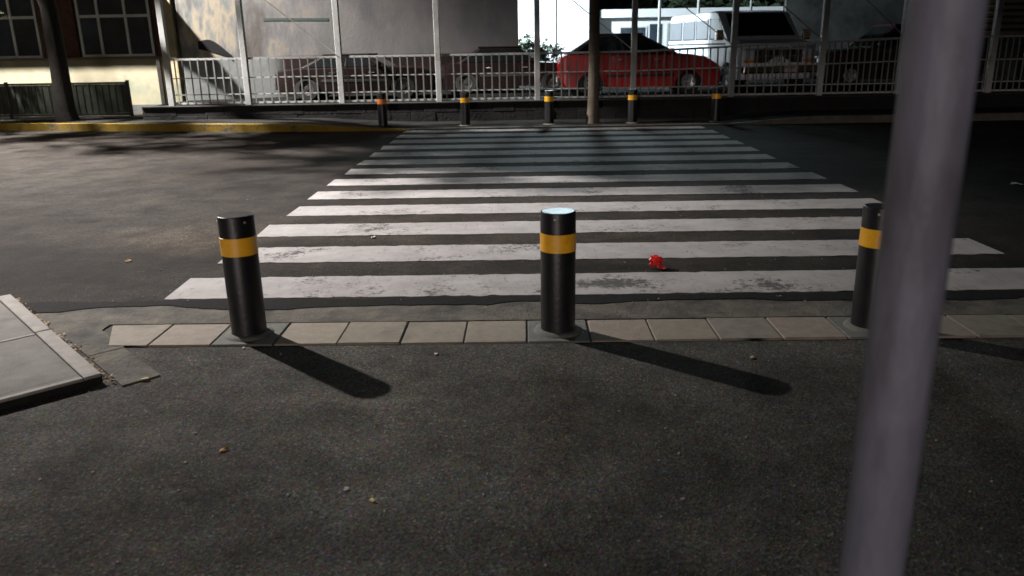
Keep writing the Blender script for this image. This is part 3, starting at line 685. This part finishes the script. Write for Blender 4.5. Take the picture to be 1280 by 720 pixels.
def car(name, label, loc, rz, L, W_, H, paint, belt, g, hood_z, tail_z, group=None, cat='car', wr=.30, light_paint_rim=M_RIM, top=None):
    """g = (x of windscreen base, roof front, roof rear, rear window base) from the front bumper = +L/2"""
    t = empty(name, loc, rz); tag(t, label, cat, group)
    f, r_ = L/2, -L/2; xf, xr = f-.80, r_+.78; ar = wr+.055; s = .19
    prof = [(r_+.05,s+.05),(r_,.42),(r_+.01,tail_z-.12),(r_+.05,tail_z)]
    prof += [(g[3],belt),(g[0],belt),(g[0]+.25,belt-.015),((g[0]+f)/2+.1,(belt+hood_z)/2+.02),(f-.22,hood_z),(f-.07,hood_z-.09),(f,.50),(f-.03,s+.05),(f-.10,s)]
    prof += arch(xf, ar, s) + arch(xr, ar, s) + [(r_+.12,s)]
    loft(prof, W_).build('body', paint, t, smooth=True, angle=32)
    # cabin
    bw_, tw = W_/2-.045, W_/2-.19; zt = H-.03
    c = [Vector(p) for p in ((g[3],-bw_,belt-.02),(g[0],-bw_,belt-.02),(g[0],bw_,belt-.02),(g[3],bw_,belt-.02),(g[2],-tw,zt),(g[1],-tw,zt),(g[1],tw,zt),(g[2],tw,zt))]
    MB().add(c, [(3,2,1,0),(4,5,6,7),(0,1,5,4),(1,2,6,5),(2,3,7,6),(3,0,4,7)]).build('cabin', top or paint, t, bevel=.05)
    rf = [(g[2]-.05,-tw-.01),(g[1]+.05,-tw-.01),(g[1]+.05,tw+.01),(g[2]-.05,tw+.01)]
    MB().prism(rf, zt-.012, H).build('roof', top or paint, t, bevel=.025)
    for sd, (a, b, d_, e) in (('L',(c[0],c[1],c[5],c[4])),('R',(c[2],c[3],c[7],c[6]))):
        for u0, u1 in ((.07,.50),(.53,.93)):
            MB().plate(quad_on(a,b,d_,e,u0,u1,.10,.90), .008).build('side_window', M_CARG, t)
    MB().plate(quad_on(c[1],c[2],c[6],c[5],.06,.94,.08,.92), .008).build('windscreen', M_CARG, t)
    MB().plate(quad_on(c[3],c[0],c[4],c[7],.06,.94,.10,.90), .008).build('rear_window', M_CARG, t)
    for sd in (-1,1):
        for x_ in (xf, xr): wheel(t, x_, sd*(W_/2-.10), wr, .2, light_paint_rim, sd)
        MB().box(f-.16,f+.004,sd*(W_/2-.30)-.15,sd*(W_/2-.30)+.15,hood_z-.26,hood_z-.11).build('headlight', M_LENS, t, bevel=.03)
        MB().box(r_-.004,r_+.12,sd*(W_/2-.22)-.13,sd*(W_/2-.22)+.13,tail_z-.30,tail_z-.10).build('tail_light', M_LENSR, t, bevel=.03)
        mr_ = MB().box(g[0]-.32,g[0]-.18,min(sd*(W_/2-.03),sd*(W_/2+.15)),max(sd*(W_/2-.03),sd*(W_/2+.15)),belt+.01,belt+.13).build('mirror', paint, t, bevel=.03)
        for x_ in (-.62,.34): MB().box(x_,x_+.16,min(sd*(W_/2-.01),sd*(W_/2+.022)),max(sd*(W_/2-.01),sd*(W_/2+.022)),belt-.14,belt-.11).build('door_handle', M_CHROME, t, bevel=.008)
        for x_ in (-.72,.26,1.0): MB().box(x_,x_+.008,min(sd*(W_/2-.01),sd*(W_/2+.002)),max(sd*(W_/2-.01),sd*(W_/2+.002)),.33,belt-.05).build('door_gap', M_TRIM, t)
        MB().box(xr+ar+.02,xf-ar-.02,min(sd*(W_/2-.02),sd*(W_/2+.012)),max(sd*(W_/2-.02),sd*(W_/2+.012)),.44,.50).build('rub_strip', M_TRIM, t, bevel=.005)
    MB().box(f-.08,f+.035,-W_/2+.10,W_/2-.10,.27,.44).build('bumper', M_TRIM, t, bevel=.03)
    MB().box(r_-.035,r_+.08,-W_/2+.10,W_/2-.10,.27,.46).build('bumper', M_TRIM, t, bevel=.03)
    MB().box(f-.03,f+.012,-.35,.35,hood_z-.25,hood_z-.13).build('grille', M_TRIM, t, bevel=.01)
    MB().box(f+.034,f+.042,-.16,.16,.30,.41).build('licence_plate', M_PLATE, t); MB().box(r_-.044,r_-.036,-.16,.16,.30,.42).build('licence_plate', M_PLATE, t)
    return t
Z0 = .42
car('hatchback', 'bright red hatchback with dark windows parked behind the fence', (2.92,21.15,Z0), 0, 4.0, 1.66, 1.47, M_RED, .97, (.98,.02,-1.10,-1.88), .78, .93, top=M_TRIM)
car('sedan', 'dark maroon car behind the fence, left of the two maroon cars', (-4.1,20.75,Z0), 0, 3.95, 1.66, 1.10, M_MAROON, .78, (.85,.30,-.75,-1.40), .68, .72, light_paint_rim=M_TRIM, group='maroon cars behind the fence')
car('sedan', 'dark maroon car behind the fence, nearest the red hatchback', (-.35,22.85,Z0), 0, 3.9, 1.68, 1.22, M_MAROON, .80, (.85,.30,-.80,-1.45), .72, .76, light_paint_rim=M_TRIM, group='maroon cars behind the fence')
car('parked_car', 'dark brown car in shadow behind the right end of the fence', (10.3,23.2,Z0), R(180), 4.4, 1.75, 1.62, M_DARKCAR, 1.02, (.95,.25,-1.5,-2.05), .90, 1.0)

def van(label, loc, rz):
    L, W_, H = 5.1, 2.02, 2.02; t = empty('van', loc, rz); tag(t, label, 'van'); f, r_ = L/2, -L/2; s = .30; wr = .37; ar = .44
    xf, xr = f-.78, r_+1.15; hd = 1.24
    prof = [(r_,s+.05),(r_+.02,1.0),(r_+.10,H-.14),(r_+.22,H-.02),(r_+.6,H),(f-1.75,H),(f-1.50,H-.05),(f-.86,hd+.10),(f-.80,hd+.04),(f-.10,hd-.06),(f-.02,hd-.13),(f,.62),(f-.02,s+.06),(f-.07,s)]
    prof += arch(xf, ar, s) + arch(xr, ar, s) + [(r_+.06,s)]
    loft(prof, W_, .06, .12).build('body', M_VANW, t, smooth=True, angle=30)
    # windscreen
    a, b = Vector((f-.87,-W_/2+.15,hd+.13)), Vector((f-.87,W_/2-.15,hd+.13)); c, d = Vector((f-1.46,W_/2-.2,H-.09)), Vector((f-1.46,-W_/2+.2,H-.09))
    MB().plate([a,b,c,d], .022).build('windscreen', M_CARG, t)
    for y0, y1 in ((a.y-.05,a.y),(b.y,b.y+.05)): pass
    for sd in (-1,1):
        y0 = sd*(W_/2-.004); y1 = sd*(W_/2+.010)
        def pan(name, x0, x1, z0, z1, m, sh=0, par=t, yy=None):
            ya, yb = yy or (y0, y1)
            q = [Vector((x0,ya,z0)),Vector((x1,ya,z0)),Vector((x1-sh,ya,z1)),Vector((x0,ya,z1))]
            vs = q + [Vector((p.x,yb,p.z)) for p in q]
            return MB().add(vs, [(3,2,1,0),(4,5,6,7),(0,1,5,4),(1,2,6,5),(2,3,7,6),(3,0,4,7)]).build(name, m, par)
        for x0, x1, sh in ((r_+.22,r_+1.15,0),(r_+1.32,r_+2.1,0),(r_+2.24,r_+3.0,0),(f-1.90,f-1.02,.42)):
            w_ = pan('side_window', x0, x1, 1.32, 1.80, M_VANG, sh)
            for q0, q1 in ((x0-.03,x0),(x1,x1+.03)):
                if not (sh and q0 == x1): pan('window_rubber', q0, q1, 1.29, 1.83, M_TRIM, 0, w_, (y0, sd*(W_/2+.013)))
            pan('window_rubber', x0, x1, 1.29, 1.32, M_TRIM, 0, w_, (y0, sd*(W_/2+.013)))
        pan('belt_trim', r_+.1, f-.95, 1.16, 1.20, M_TRIM, 0, t, (y0, sd*(W_/2+.012)))
        for x_ in (f-1.98, f-.98, r_+1.22): pan('door_gap', x_, x_+.012, .50, 1.84 if x_ < f-1.1 else 1.2, M_TRIM, 0, t, (y0, sd*(W_/2+.003)))
        pan('door_handle', f-1.86, f-1.70, 1.06, 1.10, M_CHROME, 0, t, (y0, sd*(W_/2+.03)))
        for x_ in (xf, xr): wheel(t, x_, sd*(W_/2-.115), wr, .23, M_RIMW, sd)
        MB().tube([(f-.98,sd*(W_/2),1.30),(f-.90,sd*(W_/2+.14),1.36)], .015, 6).build('mirror_arm', M_CHROME, t)
        MB().box(f-.97,f-.87,min(sd*(W_/2+.10),sd*(W_/2+.30)),max(sd*(W_/2+.10),sd*(W_/2+.30)),1.26,1.52).build('mirror', M_CHROME, t, bevel=.02)
        MB().box(f-.03,f+.025,sd*.80-.13,sd*.80+.13,.80,1.0).build('headlight', M_LENS, t, bevel=.02)
        MB().box(f-.03,f+.022,sd*.80-.13,sd*.80+.13,.71,.785).build('indicator', M_LENSO, t, bevel=.01)
        MB().box(r_-.02,r_+.06,sd*.92-.05,sd*.92+.05,.75,1.05).build('tail_light', M_LENSR, t, bevel=.01)
        MB().tube([(f-.80,sd*.32,hd+.13),(f-1.02,sd*.12,hd+.40)], .009, 6).build('wiper', M_TRIM, t)
    gr = MB().box(f-.04,f+.008,-.64,.64,.70,1.02).build('grille', M_TRIM, t, bevel=.01)
    for k in range(9): MB().box(f+.006,f+.03,-.60+.15*k-.02,-.60+.15*k+.02,.71,1.01).build('grille_bar', M_CHROME, gr)
    MB().box(f+.004,f+.034,-.64,.64,.85,.88).build('grille_bar', M_CHROME, gr)
    MB().box(f-.05,f+.14,-W_/2+.02,W_/2-.02,.45,.64).build('bumper', M_CHROME, t, bevel=.03)
    MB().box(r_-.14,r_+.05,-W_/2+.02,W_/2-.02,.45,.62).build('bumper', M_CHROME, t, bevel=.03)
    MB().box(f+.142,f+.15,.10,.44,.47,.62).build('licence_plate', M_PLATE, t)
    return t
hv = R(-90+11); L = 5.1
front_mid = Vector((6.42,20.72,Z0)); dirv = Vector((math.cos(hv),math.sin(hv),0))
van('white passenger van with black windscreen parked facing the fence', tuple(front_mid - dirv*L/2), hv)

# ---------------------------------------------------------------- lamps (all outside the picture)
def street_lamp(label, base, head, watt, color, half, blend, rad):
    b = Vector(base); h = Vector(head); t = empty('street_lamp', base); tag(t, label, 'street lamp')
    d = h-b; top = d.z+.25
    MB().tube([(0,0,0),(0,0,top*.5),(0,0,top-.4),(d.x*.15,d.y*.15,top-.05),(d.x*.5,d.y*.5,top+.15),(d.x*.9,d.y*.9,top)], [.11,.09,.06,.05,.045,.04], 12).build('mast', M_HOUS, t, smooth=True)
    MB().lathe([(.16,0),(.22,0),(.22,.04),(.12,.06),(.11,.06)], 16).build('base_plate', M_HOUS, t)
    a = math.atan2(d.y, d.x)
    M = Matrix.Translation((d.x,d.y,d.z)) @ Matrix.Rotation(a,4,'Z')
    MB().add([M @ Vector(p) for p in ((-.45,-.16,.10),(.35,-.18,.10),(.35,.18,.10),(-.45,.16,.10),(-.40,-.08,.26),(.25,-.12,.22),(.25,.12,.22),(-.40,.08,.26))],
             [(3,2,1,0),(4,5,6,7),(0,1,5,4),(1,2,6,5),(2,3,7,6),(3,0,4,7)]).build('lamp_head', M_HOUS, t, bevel=.03)
    em = bpy.data.materials.new('lamp glass'); em.use_nodes = True; pb = em.node_tree.nodes['Principled BSDF']
    pb.inputs['Emission Color'].default_value = (*color,1); pb.inputs['Emission Strength'].default_value = 30
    MB().lathe([(0,.06),(.10,.07),(.14,.098)], 16, Matrix.Translation(d)).build('lens', em, t, smooth=True)
    ld = bpy.data.lights.new('street light', 'SPOT'); ld.energy = watt; ld.color = color; ld.spot_size = 2*R(half); ld.spot_blend = blend; ld.shadow_soft_size = rad
    lo = bpy.data.objects.new('street_light', ld); COL.objects.link(lo); lo.location = d; lo.parent = t
    return t
street_lamp('street lamp on a tall mast beside the cream building, out of view', (-14.6,19.0,.12), LAMP_POS, LAMP_W, (1,.935,.905), 65.5, .38, .18)
street_lamp('added fill lamp on a mast far behind the camera', (-6.5,-23.0,0), BACK_POS, BACK_W, (1,.86,.82), 89, .05, .25)
fl = empty('flood_light', (-3.6,26.6,.42)); tag(fl, 'flood light on a post hidden behind the painted wall', 'flood light')
MB().tube([(0,0,0),(0,0,4.0)], .05, 10).build('post', M_HOUS, fl, smooth=True)
MB().box(-.18,.18,-.1,.1,4.02,4.30).build('lamp_head', M_HOUS, fl, bevel=.02)
ld = bpy.data.lights.new('flood', 'SPOT'); ld.energy = FLOOD_W; ld.color = (.80,.93,1); ld.spot_size = R(150); ld.spot_blend = .3; ld.shadow_soft_size = .12
lo = bpy.data.objects.new('flood', ld); COL.objects.link(lo); lo.parent = fl; lo.location = (.32,.0,4.15)
lo.rotation_euler = Vector((1,.30,-.22)).to_track_quat('-Z','Y').to_euler()

f2 = empty('flood_light', (2.2,32.86,6.6)); tag(f2, 'added fill light high on the tall white wall, above the picture', 'flood light')
MB().box(-.05,.05,-.02,.14,-.05,.05).build('bracket', M_HOUS, f2); MB().box(-.2,.2,-.22,-.02,-.14,.14).build('lamp_head', M_HOUS, f2, bevel=.02)
ld = bpy.data.lights.new('crossing fill', 'SPOT'); ld.energy = CROSSFILL_W; ld.color = (.74,.95,1); ld.spot_size = R(34); ld.spot_blend = 1.0; ld.shadow_soft_size = 1.0
lo = bpy.data.objects.new('crossing_fill', ld); COL.objects.link(lo); lo.parent = f2; lo.location = (0,-.3,0)
lo.rotation_euler = (Vector((1.0,14.5,0))-Vector((2.2,32.5,6.6))).to_track_quat('-Z','Y').to_euler()

# ---------------------------------------------------------------- litter
def crumple(name, label, loc, s, m, seed, cat='litter', flat=.5):
    q = random.Random(seed); bm = bmesh.new(); bmesh.ops.create_icosphere(bm, subdivisions=3, radius=1)
    for v in bm.verts:
        k = 1 + .38*math.sin(v.co.x*5.1+seed)*math.sin(v.co.y*4.3+1.7*seed) + .2*math.sin(v.co.z*9+v.co.x*7) + q.uniform(-.14,.14)
        v.co = Vector((v.co.x*k*s[0], v.co.y*k*s[1], v.co.z*k*s[2]))
    zmin = min(v.co.z for v in bm.verts)
    for v in bm.verts: v.co.z -= zmin
    me = bpy.data.meshes.new(name); bm.to_mesh(me); bm.free()
    o = bpy.data.objects.new(name, me); COL.objects.link(o); me.materials.append(m); o.location = loc; tag(o, label, cat); return o
crumple('wrapper', 'crumpled red plastic wrapper lying between two zebra stripes', (.95,5.56,.0145), (.046,.04,.038), M_REDF, 4)
crumple('wrapper', 'flattened red scrap touching the crumpled red wrapper', (.995,5.535,.012), (.028,.024,.010), M_REDF, 9)
def scrap(name, label, loc, s, m, seed, cat, group=None):
    q = random.Random(seed); n = 9; mb = MB(); pts = []
    for j in range(n):
        a = 2*math.pi*j/n; r_ = s*q.uniform(.55,1.1); pts.append((r_*math.cos(a), r_*.6*math.sin(a), .004+abs(q.gauss(0,.2))*s))
    vs = [(0,0,.006+s*.15)] + pts + [(0,0,.002+s*.12)] + [(p[0],p[1],p[2]-.003) for p in pts]
    fs = [(0,1+j,1+(j+1)%n) for j in range(n)] + [(n+1,n+2+(j+1)%n,n+2+j) for j in range(n)] + [(1+j,n+2+j,n+2+(j+1)%n,1+(j+1)%n) for j in range(n)]
    o = mb.add(vs, fs).build(name, m, None, loc, (0,0,q.uniform(0,6))); tag(o, label, cat, group); return o
for nm, lb, loc, s, m, ct in (
    ('paper_scrap', 'white paper scrap in the gap below the third zebra stripe', (-1.31,6.66,.012), .04, M_PAPER, 'litter'),
    ('paper_scrap', 'white scrap on the gutter left of the bollard behind the pole', (1.62,4.86,.0), .03, M_PAPER, 'litter'),
    ('paper_scrap', 'pale scrap on the dark road at the far right', (5.5,8.87,.012), .07, M_PAPER, 'litter'),
    ('paper_scrap', 'white crumb on the pavement left of the middle bollard', (-.48,3.93,.001), .018, M_PAPER, 'litter'),
    ('paper_scrap', 'tiny white crumb at the foot of the left bollard', (-1.55,4.05,.001), .012, M_PAPER, 'litter'),
    ('fallen_leaf', 'yellow leaf on the pavement above the middle bollard shadow', (1.17,3.83,.001), .022, M_YLEAF, 'leaf'),
    ('fallen_leaf', 'small yellow leaf on the lower pavement, nearer the centre', (-.56,2.50,.001), .014, M_YLEAF, 'leaf'),
    ('fallen_leaf', 'pale small leaf on the lower pavement, left of centre', (-.67,2.58,.001), .012, M_PAPER, 'leaf'),
    ('fallen_leaf', 'brown dry leaf on the lower left pavement', (-1.24,2.89,.001), .022, M_DRY, 'leaf'),
    ('fallen_leaf', 'brown dry leaf lying by the tip of the cement apron', (-1.90,3.62,.008), .022, M_YLEAF, 'leaf'),
    ('fallen_leaf', 'dry leaf on the road near the left end of the stripes', (-3.1,5.95,.012), .03, M_DRY, 'leaf')):
    scrap(nm, lb, loc, s, m, hash(lb) % 1000 if False else len(lb)*7, ct)
lt = MB(); q = random.Random(12)
for k in range(150):
    a_ = q.uniform(-.05,1.9); b_ = abs(q.gauss(0,.02))+.004; p_ = Q(a_, b_); s = q.uniform(.006,.018); an = q.uniform(0,6)
    lt.add([(p_[0]+s*math.cos(an+h_)*(1 if j%2 else .5), p_[1]+s*math.sin(an+h_)*(1 if j%2 else .5), .012+q.uniform(0,.012)) for j, h_ in enumerate((0,1.57,3.14,4.71))], [(0,1,2,3)])
tag(lt.build('leaf_litter', M_DRY), 'thin line of dry leaf bits along the slab edging', 'leaf litter', kind='stuff')
q = random.Random(77); vs = MB()
for k in range(420):     # grit scattered over the pavements
    x_, y_ = q.uniform(-3.2,3.6), q.uniform(1.6,9)
    if 4.05 < y_ < 4.5 and q.random() < .6: continue
    z_ = .0 if y_ < 4.7 else .012
    s = q.uniform(.002,.0055); M = Matrix.Translation((x_,y_,z_+s*.5)) @ Matrix.Rotation(q.uniform(0,3),4,'Z')
    vs.box(-s,s,-s*.7,s*.7,-s*.6,s*.6,M)
tag(vs.build('grit', M_EDGE), 'pale grit scattered over the asphalt', 'grit', kind='stuff')
